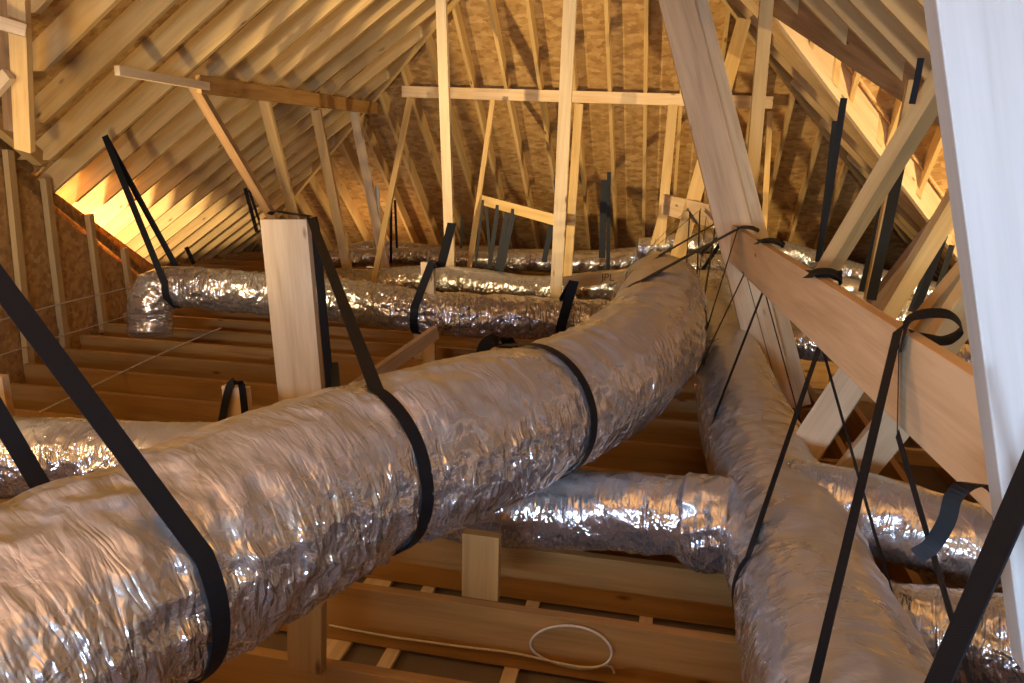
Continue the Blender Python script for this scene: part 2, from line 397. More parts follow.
tag(board('blocking', aty(-6, 92, 3.3), aty(9, 74, 3.3), .06, .04, (0, 0, 1), PALE), 'stub of angled blocking left of the tall stud', 'blocking')

# ------------------------------------------------------------------ purlins and struts
def member(name, pa, pb, w, t, label, mat=PINE, cat='strut', up=(1, 0, 0), group=None):
    """pa/pb = (px, py, Y)."""
    return tag(board(name, aty(*pa), aty(*pb), w, t, up, mat), label, cat, group)
tag(board('purlin', (-3.49, 4.3, 2.05), (-3.49, 5.25, 2.03), .06, .04, (0, 0, 1), PALE), 'pale outer piece of the purlin under the left rafters', 'purlin')
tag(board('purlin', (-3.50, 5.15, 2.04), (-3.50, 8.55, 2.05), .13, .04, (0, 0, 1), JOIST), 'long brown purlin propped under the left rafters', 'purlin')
pa, pb = onpl(404, 92, E, nF), onpl(772, 103, E, nF)
tag(board('purlin', pa + [0, -.06, 0], pb + [0, -.06, 0], .125, .04, (0, 0, 1), GLU), 'pale horizontal purlin crossing the far roof slope', 'purlin')
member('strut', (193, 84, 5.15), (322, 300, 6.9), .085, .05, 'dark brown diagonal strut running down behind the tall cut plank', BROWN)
member('strut', (264, 100, 6.3), (305, 262, 6.9), .10, .045, 'yellowish strut under the brown purlin, left one of the pair behind the tall plank')
member('strut', (316, 110, 7.1), (352, 292, 7.3), .10, .045, 'yellowish strut under the brown purlin, in the middle of three')
member('strut', (354, 112, 8.2), (386, 272, 7.8), .10, .045, 'pale strut at the far end of the brown purlin', PALE)
member('strut', (410, 98, 8.2), (374, 282, 7.0), .06, .04, 'thin leaning strut crossing in front of the far left rafters')
member('strut', (440, -40, 7.2), (451, 282, 7.4), .10, .06, 'tall upright strut left of the yellow hanging board', PALE)
member('strut', (493, 100, 8.4), (469, 270, 7.6), .055, .04, 'thin leaning strut holding the yellow hanging board')
member('strut', (573, -60, 6.3), (556, 300, 6.5), .105, .045, 'tall pale strut in the middle of the far slope', PALE)
member('strut', (579, 104, 6.9), (567, 285, 6.7), .075, .04, 'warm doubled strut just behind the tall middle strut')
member('strut', (673, 105, 8.3), (660, 245, 8.1), .10, .05, 'upright warm strut left of the big leaning plank')
member('strut', (667, 190, 8.6), (652, 245, 8.5), .04, .04, 'thin grey strut left of the warm upright strut')
member('strut', (744, 20, 7.6), (676, 262, 6.9), .13, .06, 'warm diagonal strut running behind the big leaning plank')
member('strut', (770, -40, 6.0), (746, 250, 6.1), .095, .07, 'upright strut from the right hip down to the overhead plank')
member('strut', (770, 112, 8.4), (762, 262, 8.0), .055, .045, 'thin upright strut behind the right hip')
member('brace_board', (483, 200, 7.55), (560, 221, 6.6), .10, .035, 'yellow board tilted across the struts with black straps hung on it', cat='board', up=(0, 0, 1))
member('brace_board', (664, 204, 7.5), (716, 217, 6.6), .19, .04, 'short board left of the big leaning plank carrying many straps', GLU, 'board', (0, 0, 1))
# the big leaning plank
g = aty(672, 0, 5.6); h_ = aty(781, 405, 4.55)
member('leaning_plank', (661, -60, 5.75), (779, 410, 4.75), .225, .045, 'big pale leaning plank behind the end of the overhead plank', GLU, 'plank')
member('leaning_plank', (674, -60, 5.86), (792, 408, 4.86), .235, .05, 'second plank doubled behind the big leaning plank, pale edge showing', PALE, 'plank')
# overhead horizontal plank at the right
tag(board('overhead_plank', (.74, .55, 1.04), (.395, 5.05, 1.03), .235, .042, (0, 0, 1), GLU), 'long horizontal plank at the right carrying black straps', 'plank')
# near right post
ax0 = aty(1009, -250, .95); ax1 = aty(1110, 660, .92)
tag(board('near_post', ax1, ax0, .20, .045, (1, -.02, 0), WHITE), 'large whitish leaning post filling the right edge of the picture', 'post')
# right webs
member('web_member', (985, 10, 2.9), (818, 285, 3.7), .10, .06, 'thick diagonal web running from the near post down to the overhead plank', PINE, 'web', (.6, .6, 0))
member('web_member', (1010, 110, 3.6), (882, 322, 4.0), .10, .045, 'pale diagonal web second above the overhead plank', PINE, 'web', (.8, .3, 0))
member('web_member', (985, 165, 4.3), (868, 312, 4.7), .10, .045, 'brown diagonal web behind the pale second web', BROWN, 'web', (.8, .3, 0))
member('web_member', (1010, 240, 2.6), (935, 352, 2.6), .12, .045, 'greenish yellow short web beside the near post', PINE, 'web', (.8, .3, 0))
member('web_member', (1060, 160, 2.9), (905, 345, 3.0), .09, .045, 'golden web beside the folded strap at the plank top', PINE, 'web', (.8, .3, 0))
member('web_member', (912, 80, 5.0), (868, 300, 5.0), .05, .05, 'slim upright web between two wide hanging straps', PINE, 'web')
# diagonal webs below the overhead plank
member('web_member', (872, 350, 3.2), (792, 470, 3.1), .135, .04, 'wide diagonal board under the overhead plank, nearer the leaning plank', GLU, 'web', (.7, 0, .7))
member('web_member', (925, 385, 2.9), (832, 500, 2.9), .135, .04, 'wide diagonal board under the overhead plank, right of its twin', GLU, 'web', (.7, 0, .7))

# ------------------------------------------------------------------ scrap posts
def scrap(px, pytop, Y, w, h, label, lean=0.0, t=.045, up=(1, 0, 0), mat=GLU, foot=-.15):
    p = aty(px, pytop, Y); q = p.copy(); q[2] = foot; q[0] += lean
    return tag(board('scrap_post', q, p, w, t, up, mat), label, 'post')
scrap(285, 219, 3.62, .27, 0, 'tall cut plank standing upright with a strap over its top', .05, mat=PALE)
scrap(236, 386, 3.45, .15, 0, 'short pale post with a black strap over it left of the tall plank')
scrap(-2, 375, 3.1, .09, 0, 'short pale post cut by the left picture edge')
scrap(493, 346, 3.2, .14, 0, 'short post with a bunched strap just behind the largest duct')
scrap(428, 262, 5.15, .10, 0, 'thin post standing at the strap of the middle duct')
scrap(424, 320, 5.35, .16, 0, 'low wide block standing under the middle duct')
p = atz(480, 600, -.1)
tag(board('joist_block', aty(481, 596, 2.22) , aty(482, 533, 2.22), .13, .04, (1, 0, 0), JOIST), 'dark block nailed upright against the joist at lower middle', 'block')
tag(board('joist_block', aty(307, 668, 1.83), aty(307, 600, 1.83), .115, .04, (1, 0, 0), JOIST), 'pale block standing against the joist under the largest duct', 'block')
member('diagonal_board', (345, 396, 3.9), (436, 332, 4.7), .09, .04, 'diagonal board lying between joists behind the largest duct', GLU, 'board', (0, 0, 1))
jb = member('stamped_board', (563, 283, 6.0), (655, 271, 6.2), .10, .04, 'light horizontal board with a dark stamp behind the duct bend', PINE, 'board', (0, 0, 1))
# stamp lettering on it
tx = bpy.data.curves.new('stamp', 'FONT'); tx.body = 'JPL'; tx.size = .085; tx.extrude = .0006; tx.align_x = 'CENTER'; tx.align_y = 'CENTER'
to = bpy.data.objects.new('stamp_lettering', tx); COL.objects.link(to); tx.materials.append(INK)
cpos = aty(608, 277, 6.03)
to.location = tuple(cpos + np.array([0, -.030, 0])); to.rotation_euler = (math.pi / 2, 0, .0)
to.parent = jb; to.matrix_parent_inverse = jb.matrix_world.inverted()
# vertical plastic pipe
def tube(name, pts, rad, mat, parent=None, res=8, cyclic=False):
    cu_ = bpy.data.curves.new(name, 'CURVE'); cu_.dimensions = '3D'; cu_.bevel_depth = rad; cu_.bevel_resolution = 3; cu_.resolution_u = res; cu_.use_fill_caps = True
    sp = cu_.splines.new('NURBS'); sp.points.add(len(pts) - 1); sp.order_u = 4 if len(pts) > 3 else len(pts); sp.use_endpoint_u = True
    for q, pnt in zip(sp.points, pts): q.co = (*pnt, 1)
    cu_.materials.append(mat); o = bpy.data.objects.new(name, cu_); COL.objects.link(o)
    if parent: o.parent = parent
    return o
tag(tube('vent_pipe', [aty(377, 186, 9.4), aty(379, 215, 9.4), aty(381, 262, 9.4)], .028, PVC), 'thin grey plastic pipe standing at the far left slope', 'pipe')

# ------------------------------------------------------------------ ducts
def catmull(P, step):
    P = [np.array(p, float) for p in P]; P = [2 * P[0] - P[1]] + P + [2 * P[-1] - P[-2]]
    out = []
    for i in range(1, len(P) - 2):
        L = np.linalg.norm(P[i + 1] - P[i]); k = max(2, int(L / step * 2))
        for j in range(k):
            t = j / k
            out.append(.5 * (2 * P[i] + (P[i + 1] - P[i - 1]) * t + (2 * P[i - 1] - 5 * P[i] + 4 * P[i + 1] - P[i + 2]) * t * t + (3 * P[i] - P[i - 1] - 3 * P[i + 1] + P[i + 2]) * t ** 3))
    out.append(P[-2]); out = np.array(out)
    d = np.r_[0, np.cumsum(np.linalg.norm(np.diff(out, axis=0), axis=1))]
    m = int(d[-1] / step) + 1; s = np.linspace(0, d[-1], m)
    return np.stack([np.interp(s, d, out[:, i]) for i in range(3)], 1), s
class Duct: pass
def crumple(x, y, z, f):
    return abs(noise.noise(Vector((x * f, y * f, z * f))))
def duct(name, P, rad, label, step=.02, seg=72, crump=1.0, pinch=(), group=None, seed=0.0, rfun=None, dent=1.0, stri=1.0):
    """Foil-jacketed flexible duct along P. pinch = list of arc-length fractions or points where a strap sits."""
    c, s = catmull(P, step); n = len(c)
    t = np.gradient(c, axis=0); t /= np.linalg.norm(t, axis=1)[:, None]
    up = np.array([0, 0, 1.]); 
    if abs(t[0] @ up) > .9: up = np.array([0, 1., 0])
    U = [nz(up - t[0] * (up @ t[0]))]
    for i in range(1, n):
        u = U[-1] - t[i] * (U[-1] @ t[i]); U.append(nz(u))
    U = np.array(U); Wv = np.cross(t, U)
    ps = []
    for q in pinch:
        q = np.array(q, float); i = int(np.argmin(((c - q) ** 2).sum(1))); ps.append(s[i])
    rr = np.full(n, rad)
    if rfun: rr = np.array([rad * rfun(v / s[-1]) for v in s])
    verts = []; at = []
    for i in range(n):
        near = min([abs(s[i] - q) for q in ps], default=9)
        pin = math.exp(-(near / .10) ** 2) if ps else 0
        flat = math.exp(-(near / .035) ** 2) if ps else 0
        base = rr[i] * (1 - .045 * pin)
        base *= 1 + .02 * noise.noise(Vector((s[i] * 2.1, seed, 3))) + .008 * noise.noise(Vector((s[i] * 11, seed, 9)))
        for j in range(seg):
            a = 2 * math.pi * j / seg; ca, sa = math.cos(a), math.sin(a)
            X, Yq, Zq = s[i] + seed, ca * rad, sa * rad
            lo = noise.noise(Vector((X * 2.2, Yq * 3.5, Zq * 3.5)))
            mask = .35 + .65 * max(0, min(1, .5 + 1.6 * noise.noise(Vector((X * 1.3 + 9, Yq * 2.6, Zq * 2.6))) - .75 * ca))
            # ring wrinkles (folds around the jacket) and crumpled patches
            ring = abs(noise.noise(Vector((X * 17 + 2 * lo, Yq * 3.0, Zq * 3.0)))) 
            cr1 = crumple(X, Yq * 1.3, Zq * 1.3, 8.5); cr2 = crumple(X + 5, Yq, Zq, 19)
            cr3 = abs(noise.noise(Vector((X * 42, Yq * 9, Zq * 9))))
            dr = .010 * dent * lo + crump * (mask + .5 * pin) * (-.014 * (ring - .2) * stri - .028 * (cr1 - .2) - .012 * (cr2 - .2)) - .0014 * stri * mask * (cr3 - .2)
            dr *= (1 - .8 * flat)
            r = base + dr * min(1.2, rad / .2)
            verts.append(c[i] + (U[i] * ca + Wv[i] * sa) * r); at.append((X, ca * rad, sa * rad))
    faces = [(i * seg + j, i * seg + (j + 1) % seg, (i + 1) * seg + (j + 1) % seg, (i + 1) * seg + j) for i in range(n - 1) for j in range(seg)]
    # closed, rounded ends
    for e, i in ((0, 0), (1, n - 1)):
        sg = -1 if e == 0 else 1; ring0 = [i * seg + j for j in range(seg)]
        for k, (f, dd) in enumerate(((.85, .03), (.5, .05))):
            st0 = len(verts)
            for j in range(seg):
                v = np.array(verts[ring0[j]] if k == 0 else verts[ring0[j]]); v0 = c[i]
                fx = f if k == 0 else f / .85
                q = v0 + (v - v0) * fx; q = q + t[i] * sg * (dd if k == 0 else dd - .03)
                verts.append(q); at.append((s[i] + sg * dd, *at[i * seg + j][1:]))
            ring1 = list(range(st0, st0 + seg))
            for j in range(seg):
                a_, b_ = ring0[j], ring0[(j + 1) % seg]; c_, d_ = ring1[(j + 1) % seg], ring1[j]
                faces.append((a_, d_, c_, b_) if e == 0 and False else ((b_, a_, d_, c_) if e == 0 else (a_, b_, c_, d_)))
            ring0 = ring1
        faces.append(tuple(ring0 if e == 1 else ring0[::-1]))
    o = link_mesh(name, verts, faces, FOIL, smooth=True)
    a_ = o.data.attributes.new('duct', 'FLOAT_VECTOR', 'POINT'); a_.data.foreach_set('vector', np.array(at, dtype=np.float32).ravel())
    bm = bmesh.new(); bm.from_mesh(o.data); bmesh.ops.recalc_face_normals(bm, faces=bm.faces[:]); bm.to_mesh(o.data); bm.free()
    if label: tag(o, label, 'duct', group)
    d = Duct(); d.c, d.t, d.r, d.o, d.s = c, t, rr, o, s
    return d

mainP = [(-1.46, -.6, .64), (-1.33, .1, .65), (-1.215, .7, .67), (-1.095, 1.17, .69), (-.89, 1.75, .69), (-.70, 2.10, .68), (-.49, 2.50, .655), (-.26, 3.02, .65),
         (-.085, 3.65, .68), (-.04, 4.3, .71), (-.05, 4.9, .69), (-.10, 5.4, .60), (-.18, 5.9, .42), (-.26, 6.3, .15)]
sp1 = np.array([-1.075, 1.22, .7]); sp2 = np.array([-.83, 1.87, .7]); sp3 = np.array([-.46, 2.57, .69]); sp4 = np.array([-.05, 3.95, .72]); sp5 = np.array([-.05, 4.6, .70]); sp6 = np.array([-.08, 5.1, .66])
A = duct('foil_duct', mainP, .262, 'largest crinkled silver foil duct curving from the lower left to the middle', .0125, 132, 1.0, (sp1, sp2, sp3, sp4), seed=.0)
rightP = [(.505, .3, .27), (.50, 1.2, .28), (.49, 1.77, .285), (.485, 2.1, .29), (.47, 2.7, .27), (.45, 3.4, .25), (.42, 4.5, .26), (.40, 6.0, .30), (.45, 7.0, .25)]
B = duct('foil_duct', rightP, .232, 'long straight silver foil duct running away from the bottom right centre', .0125, 112, .8, ((.49, 1.45, .28), (.485, 2.15, .29), (.45, 3.3, .25)), seed=20)
Cd = duct('foil_duct', [fw(440, 500, 3.15), fw(500, 506, 3.05), fw(560, 509, 2.98), (fw(640, 512, 2.9)), fw(700, 520, 2.82), fw(745, 525, 2.76)], .158, 'short silver branch duct joining the straight duct from the left', .012, 80, 1.25, seed=40)
mid = [fw(151, 333, 5.75), fw(151, 318, 5.75), fw(152, 303, 5.72), fw(161, 289, 5.75), fw(185, 287, 5.75), fw(240, 292, 5.7), fw(300, 297, 5.7), fw(370, 304, 5.6), fw(430, 313, 5.5), fw(520, 318, 5.55), fw(600, 322, 5.5), fw(640, 326, 5.5)]
Dd = duct('foil_duct', mid, .165, 'middle foil duct with a crinkled elbow dropping between joists at its left end', .02, 64, 1.2, (fw(172, 287, 5.72), fw(420, 311, 5.5), fw(562, 320, 5.5)), seed=60)
Hd = duct('foil_duct', [atz(-140, 462, .36), atz(-40, 456, .35), atz(60, 458, .33), atz(150, 461, .33), atz(240, 462, .33), atz(330, 470, .3)], .165, 'golden foil duct at the left edge behind the largest duct', .014, 88, 1.1, seed=80)
Ed = duct('foil_duct', [fw(325, 283, 7.9), fw(380, 283, 7.7), fw(430, 280, 7.6), (fw(480, 284, 7.4)), fw(540, 291, 7.2), fw(600, 287, 6.9), fw(650, 281, 6.7)], .15, 'foil duct lying just behind the middle duct, with pale highlights', .022, 48, 1.0, seed=100)
Fd = duct('foil_duct', [fw(330, 259, 9.6), fw(400, 256, 9.6), fw(460, 259, 9.3), fw(540, 262, 9.0), fw(610, 262, 8.8), fw(680, 252, 8.8)], .12, 'farthest silver foil duct in front of the far eave, middle stretch', .03, 40, 1.0, seed=120)
Gd = duct('foil_duct', [fw(455, 256, 9.9), fw(520, 256, 9.9), fw(600, 257, 9.8), fw(680, 250, 9.6)], .10, 'thin silver foil duct lying at the far eave left of the duct bend', .03, 40, 1.0, seed=125)
Gd2 = duct('foil_duct', [fw(350, 250, 10.0), fw(380, 246, 10.0), fw(440, 251, 10.0), fw(500, 251, 10.2)], .08, 'slim wavy foil duct at the far left eave', .03, 36, 1.0, seed=127)
Id = duct('foil_duct', [fw(790, 495, 2.75), fw(850, 508, 2.65), fw(930, 533, 2.5), fw(1010, 560, 2.4), fw(1110, 595, 2.35), fw(1500, 720, 2.3), fw(1900, 840, 2.4)], .14, 'upper one of the two silver ducts behind the crossed straps at lower right', .012, 72, 1.2, seed=140)
Jd = duct('foil_duct', [fw(840, 615, 2.4), fw(910, 628, 2.25), fw(980, 640, 2.15), fw(1060, 652, 2.05), fw(1150, 660, 2.0), fw(1600, 760, 1.9), fw(2100, 880, 1.9)], .135, 'lower one of the two crumpled ducts in the bottom right corner', .012, 72, 1.4, seed=160)
Kd = duct('foil_duct', [fw(700, 352, 5.6), fw(760, 342, 5.4), fw(830, 343, 5.2), fw(900, 352, 5.0), (fw(990, 372, 4.8)), fw(1150, 420, 4.6), fw(1350, 480, 4.5)], .135, 'golden duct seen under the overhead plank behind the leaning plank', .022, 56, 1.1, seed=180)
M1 = duct('foil_duct', [fw(640, 249, 8.6), fw(700, 244, 8.4), fw(780, 252, 8.2), fw(860, 276, 8.0), fw(960, 300, 7.8), fw(1020, 315, 7.6), fw(1200, 360, 7.2)], .13, 'golden lit duct passing behind the leaning plank toward the gable', .025, 48, 1.1, seed=200)
M2 = duct('foil_duct', [fw(680, 285, 7.2), fw(730, 287, 7.0), fw(800, 300, 6.8), fw(880, 312, 6.6), fw(960, 322, 6.4), fw(1030, 330, 6.3), fw(1200, 375, 6.0), fw(1350, 420, 5.8)], .15, 'golden duct crossing low behind the overhead plank to the right', .025, 48, 1.1, seed=220)
M3 = duct('foil_duct', [fw(650, 262, 8.0), fw(700, 265, 7.8), fw(760, 268, 7.7), fw(830, 286, 7.5), fw(900, 303, 7.3), fw(1040, 345, 6.9)], .12, 'foil duct between the two golden ducts right of the duct bend', .025, 48, 1.1, seed=240)

def collar(d, frac, length, name='joint_wrap', grow=1.05, seed=300, crump=1.6):
    i = int(frac * (len(d.c) - 1)); L = length / 2
    P = [d.c[i] - d.t[i] * L, d.c[i], d.c[i] + d.t[i] * L]
    q = duct(name, P, d.r[i] * grow, None, .010, 96, crump, seed=seed); q.o.parent = d.o; return q
collar(Cd, .90, .16, grow=1.12, seed=310, crump=2.2)
collar(Dd, .075, .16, grow=1.03, seed=320, crump=1.8)
collar(Hd, .12, .14, grow=1.03, seed=330)
# ------------------------------------------------------------------ straps
def ribbon(name, pts, wids, width, label, group=None, thick=.0022, parent=None, closed=False):
    """pts: list of points, wids: width directions."""
    n = len(pts); vs = []; uv = []
    acc = 0
    for i in range(n):
        p = np.array(pts[i], float); w = nz(np.array(wids[i], float))
        tt = nz(np.array(pts[min(i + 1, n - 1)], float) - np.array(pts[max(i - 1, 0)], float))
        w = nz(w - tt * (w @ tt)); nn = np.cross(tt, w)
        if i: acc += np.linalg.norm(p - np.array(pts[i - 1]))
        for a, b in ((-1, -1), (1, -1), (1, 1), (-1, 1)):
            vs.append(p + w * a * width / 2 + nn * b * thick / 2); uv.append((acc, (a + 1) / 2 * width))
    fs = []
    for i in range(n - 1):
        for k in range(4):
            fs.append((i * 4 + k, i * 4 + (k + 1) % 4, (i + 1) * 4 + (k + 1) % 4, (i + 1) * 4 + k))
    if not closed: fs += [(3, 2, 1, 0), tuple((n - 1) * 4 + k for k in range(4))]
    o = link_mesh(name, vs, fs, WEB, parent)
    ul = o.data.uv_layers.new(name='UVMap')
    for lp in o.data.loops: ul.data[lp.index].uv = uv[lp.vertex_index]
    bm = bmesh.new(); bm.from_mesh(o.data); bmesh.ops.recalc_face_normals(bm, faces=bm.faces[:]); bm.to_mesh(o.data); bm.free()
    if label: tag(o, label, 'strap', group)
    return o
def sling(d, at_, anchor, label, width=.048, sides='both', group=None, gap_=.006, knot=None, a2=None):
    """Webbing that hangs from anchor, goes round the duct and back up."""
    at_ = np.array(at_, float); i = int(np.argmin(((d.c - at_) ** 2).sum(1)))
    c, t, r = d.c[i], d.t[i], d.r[i] * .965 + gap_
    anchor = np.array(anchor, float)
    rel = anchor - c; perp = rel - t * (rel @ t); L = np.linalg.norm(perp); e1 = perp / L; e2 = np.cross(t, e1)
    th = math.acos(min(1, r / L))
    arc = np.linspace(th, 2 * math.pi - th, 40)
    pts, wd_ = [], []
    first = c + (e1 * math.cos(th) + e2 * math.sin(th)) * r
    last = c + (e1 * math.cos(th) - e2 * math.sin(th)) * r
    a1 = anchor; ab = anchor if a2 is None else np.array(a2, float)
    K = 14
    for k in range(K):
        f = k / K; pts.append(a1 + (first - a1) * f); wd_.append(t)
    for a in arc: pts.append(c + (e1 * math.cos(a) + e2 * math.sin(a)) * r); wd_.append(t)
    for k in range(1, K + 1):
        f = k / K; pts.append(last + (ab - last) * f); wd_.append(t)
    return ribbon('hanging_strap', pts, wd_, width, label, group)
def strip(pts, width, label, wdir=(1, 0, 0), group=None, name='hanging_strap', parent=None, smooth=None):
    P = [np.array(p, float) for p in pts]; out = []
    if smooth:
        out = list(catmull(P, smooth)[0]); return ribbon(name, out, [wdir] * len(out), width, label, group, parent=parent)
    for a, b in zip(P[:-1], P[1:]):
        for k in range(6): out.append(a + (b - a) * k / 6)
    out.append(P[-1])
    return ribbon(name, out, [wdir] * len(out), width, label, group, parent=parent)
s1 = sling(A, sp1, aty(-70, 190, 1.08), 'nearest wide black strap coming from the upper left around the largest duct', .044, a2=aty(-75, 290, 1.32))
ptop = aty(287, 217, 3.60)
s2 = sling(A, sp2, ptop + np.array([.15, -.03, .004]), 'black strap from the tall cut plank down around the largest duct', .044, a2=ptop + np.array([.20, .06, -.80]))
# strap hanging down the plank's right edge, and the fold over its top
pr = ptop + np.array([.135, 0, 0])
strip([ptop + [-.09, -.02, .012], ptop + [-.06, -.015, .030], ptop + [.02, -.012, .020], ptop + [.09, -.016, .016], ptop + [.145, -.02, .008]], .055, None, (.25, 1, 0), name='strap_fold', parent=s2, smooth=.01)
strip([ptop + [.148, 0, .004], ptop + [.16, 0, -.05], ptop + [.18, .0, -.55], ptop + [.20, 0, -1.0]], .06, None, (1, -.3, 0), name='strap_tail', parent=s2)
s3 = sling(A, sp3, aty(500, 345, 3.22), 'black strap tight round the bend of the largest duct', .042)
pt4 = aty(493, 343, 3.2)
strip([pt4 + [-.05, -.05, -.14], pt4 + [-.035, -.035, -.02], pt4 + [.0, -.02, .016], pt4 + [.04, .0, .02], pt4 + [.07, .03, -.01], pt4 + [.09, .02, -.16]], .06, None, (1, .3, .0), name='strap_fold', parent=s3, smooth=.01)
strip([pt4 + [.03, -.02, -.005], pt4 + [.08, -.02, -.004], pt4 + [.12, -.02, .006]], .02, None, (0, .3, 1), name='strap_tail', parent=s3, smooth=.01)
pt5 = aty(236, 383, 3.45)
strip([pt5 + [-.11, -.06, -.36], pt5 + [-.035, -.04, -.06], pt5 + [.0, -.03, .012], pt5 + [.03, -.03, .012], pt5 + [.055, -.03, -.02], pt5 + [.06, -.03, -.36]], .05, 'black strap looped over the short post left of the tall plank', (1, -.2, 0), name='hanging_strap', smooth=.012)
# middle duct
q = onpl(101, 133, E, nL)
sling(Dd, fw(172, 287, 5.72), q + [.03, 0, -.02], 'pair of straps from a left rafter to the foil elbow', .05)
sling(Dd, fw(420, 311, 5.5), aty(432, 262, 5.12), 'black strap round the middle duct beside the thin post', .06)
strip([aty(452, 223, 5.4), aty(441, 266, 5.2), aty(430, 268, 5.12)], .07, 'short wide strap rising above the thin post by the middle duct', (1, 0, 0))
sling(Dd, fw(562, 320, 5.5), aty(574, 281, 5.15), 'black strap round the middle duct near the largest duct', .07)
# far vertical pairs
FG = 'far straps hanging in front of the far slope'
def vs_(px0, py0, px1, py1, Y, w, label, Y1=None): strip([aty(px0, py0, Y), aty(px1, py1, Y1 or Y)], w, label, (1, 0, .0), FG)
vs_(245, 188, 257, 232, 7.2, .045, 'small strap hanging against the left rafters above the tall plank')
vs_(249, 190, 264, 235, 7.0, .03, 'thin strap crossing the small one above the tall plank')
vs_(186, 247, 194, 264, 6.6, .05, 'short stub of strap just above the elbow duct')
vs_(391, 205, 391, 263, 8.2, .035, 'thin strap beside the grey plastic pipe')
vs_(395, 200, 397, 248, 8.3, .03, 'second thin strap right of the grey plastic pipe')
vs_(463, 215, 461, 248, 8.4, .03, 'faint strap right of the tall upright strut')
vs_(483, 200, 475, 270, 7.5, .025, 'thin strap at the left end of the yellow hanging board')
vs_(486, 202, 491, 270, 7.5, .03, 'strap crossing the leaning strut under the yellow board')
vs_(498, 205, 489, 270, 7.3, .045, 'strap on the left half of the yellow hanging board')
vs_(507, 212, 496, 276, 7.2, .05, 'first of the two wide straps under the yellow board')
vs_(514, 209, 500, 276, 7.1, .055, 'widest black strap under the yellow hanging board')
vs_(552, 222, 544, 262, 6.7, .05, 'strap at the right end of the yellow hanging board')
vs_(604, 180, 602, 258, 8.0, .07, 'broad dark strap in front of the middle of the far slope')
vs_(609, 172, 608, 270, 7.7, .04, 'narrow strap right of the broad dark strap')
vs_(555, 180, 556, 220, 8.0, .025, 'thin strap left of the tall middle strut')
vs_(300, 240, 303, 262, 8.0, .03, 'tiny strap between the first two yellow struts')
# right side slings on the straight and main ducts, from the overhead plank (top z 1.15)
def bx(y): return .74 + (.395 - .74) * (y - .55) / 4.5
def btop(y, dx=0): return np.array([bx(y) + dx, y, 1.162])
def bbot(y, dx=.03): return np.array([bx(y) + dx, y, .90])
k1 = sling(A, sp4, btop(4.75) + [-.03, 0, -.01], 'thick strap from the plank end down to the bend of the largest duct', .05)
sling(A, sp5, aty(716, 223, 6.1), 'thin strap second along the far end of the largest duct', .04)
sling(A, sp6, aty(700, 210, 6.7), 'thin strap at the very far end of the largest duct', .035)
sling(A, (-.14, 5.6, .54), aty(690, 206, 7.1), 'last thin strap from the short strap-carrying board', .03)
sling(B, (.42, 4.4, .26), bbot(4.7), 'far strap from the plank end round the straight duct', .035)
k2 = sling(B, (.45, 3.45, .25), bbot(4.1), 'thin black strap second from the plank end round the straight duct', .035)
k3 = sling(B, (.485, 2.12, .29), bbot(2.95), 'black strap in the middle of the plank crossing the straight duct', .035)
kb = np.array([bx(1.95) - .035, 1.95, .91])
k4 = sling(B, (.49, 1.30, .28), kb, 'strap from the folded loop on the plank down across the straight duct', .045, a2=btop(2.05, -.033))
strip([kb, kb + [-.002, .02, .06], btop(2.04, -.030) + [0, 0, -.03]], .04, None, (.25, 1, 0), name='strap_tail', parent=k4, smooth=.02)
sling(B, (.41, 5.2, .28), aty(706, 218, 6.5), 'faint strap behind the leaning plank to the straight duct', .03)
sling(B, (.40, 5.8, .30), aty(690, 212, 7.0), 'faint farthest strap to the straight duct', .03)
sling(M3, fw(700, 265, 7.8), aty(735, 222, 6.9), 'strap to the golden duct right of the duct bend', .04)
sling(M2, fw(735, 288, 7.0), aty(742, 228, 6.3), 'strap to the low golden duct behind the leaning plank', .04)
# knots and folds on top of the plank
def knot(y, parent, w=.06, s=1.0):
    b = btop(y)
    pts = [b + [-.055 * s, -.02, -.012], b + [-.02 * s, -.01, .008], b + [.02 * s, .0, .012], b + [.06 * s, .01, .004], b + [.085 * s, .02, -.016], b + [.03, .02, -.002], b + [-.04 * s, .0, .002]]
    strip(pts, w, None, (.2, 1, .1), name='strap_fold', parent=parent, smooth=.008)
knot(4.7, k1, .05)
knot(4.0, k2, .07)
knot(2.95, k3, .09, .9)
b = btop(2.03)
strip([b + [-.035, -.03, -.05], b + [-.030, -.02, -.01], b + [-.015, .0, .028], b + [.03, .02, .045], b + [.09, .04, .04], b + [.125, .05, .005], b + [.09, .04, -.025], b + [.03, .02, -.02], b + [.0, .01, -.012]], .055, None, (.25, 1, .2), name='strap_fold', parent=k4, smooth=.008)
# big near strap at lower right and its loose loop
k5 = sling(B, (.50, .95, .275), aty(1062, 400, .80), 'widest black strap slanting from the right picture edge to the bottom', .05)
strip([aty(916, 556, 1.30), aty(932, 545, 1.30), aty(947, 520, 1.30), aty(953, 498, 1.31), aty(966, 486, 1.32), aty(988, 486, 1.34), aty(1001, 497, 1.35), aty(1001, 530, 1.34), aty(992, 570, 1.33), aty(972, 600, 1.33)], .028, None, (1, -.35, .12), name='strap_tail', parent=k5, smooth=.008)
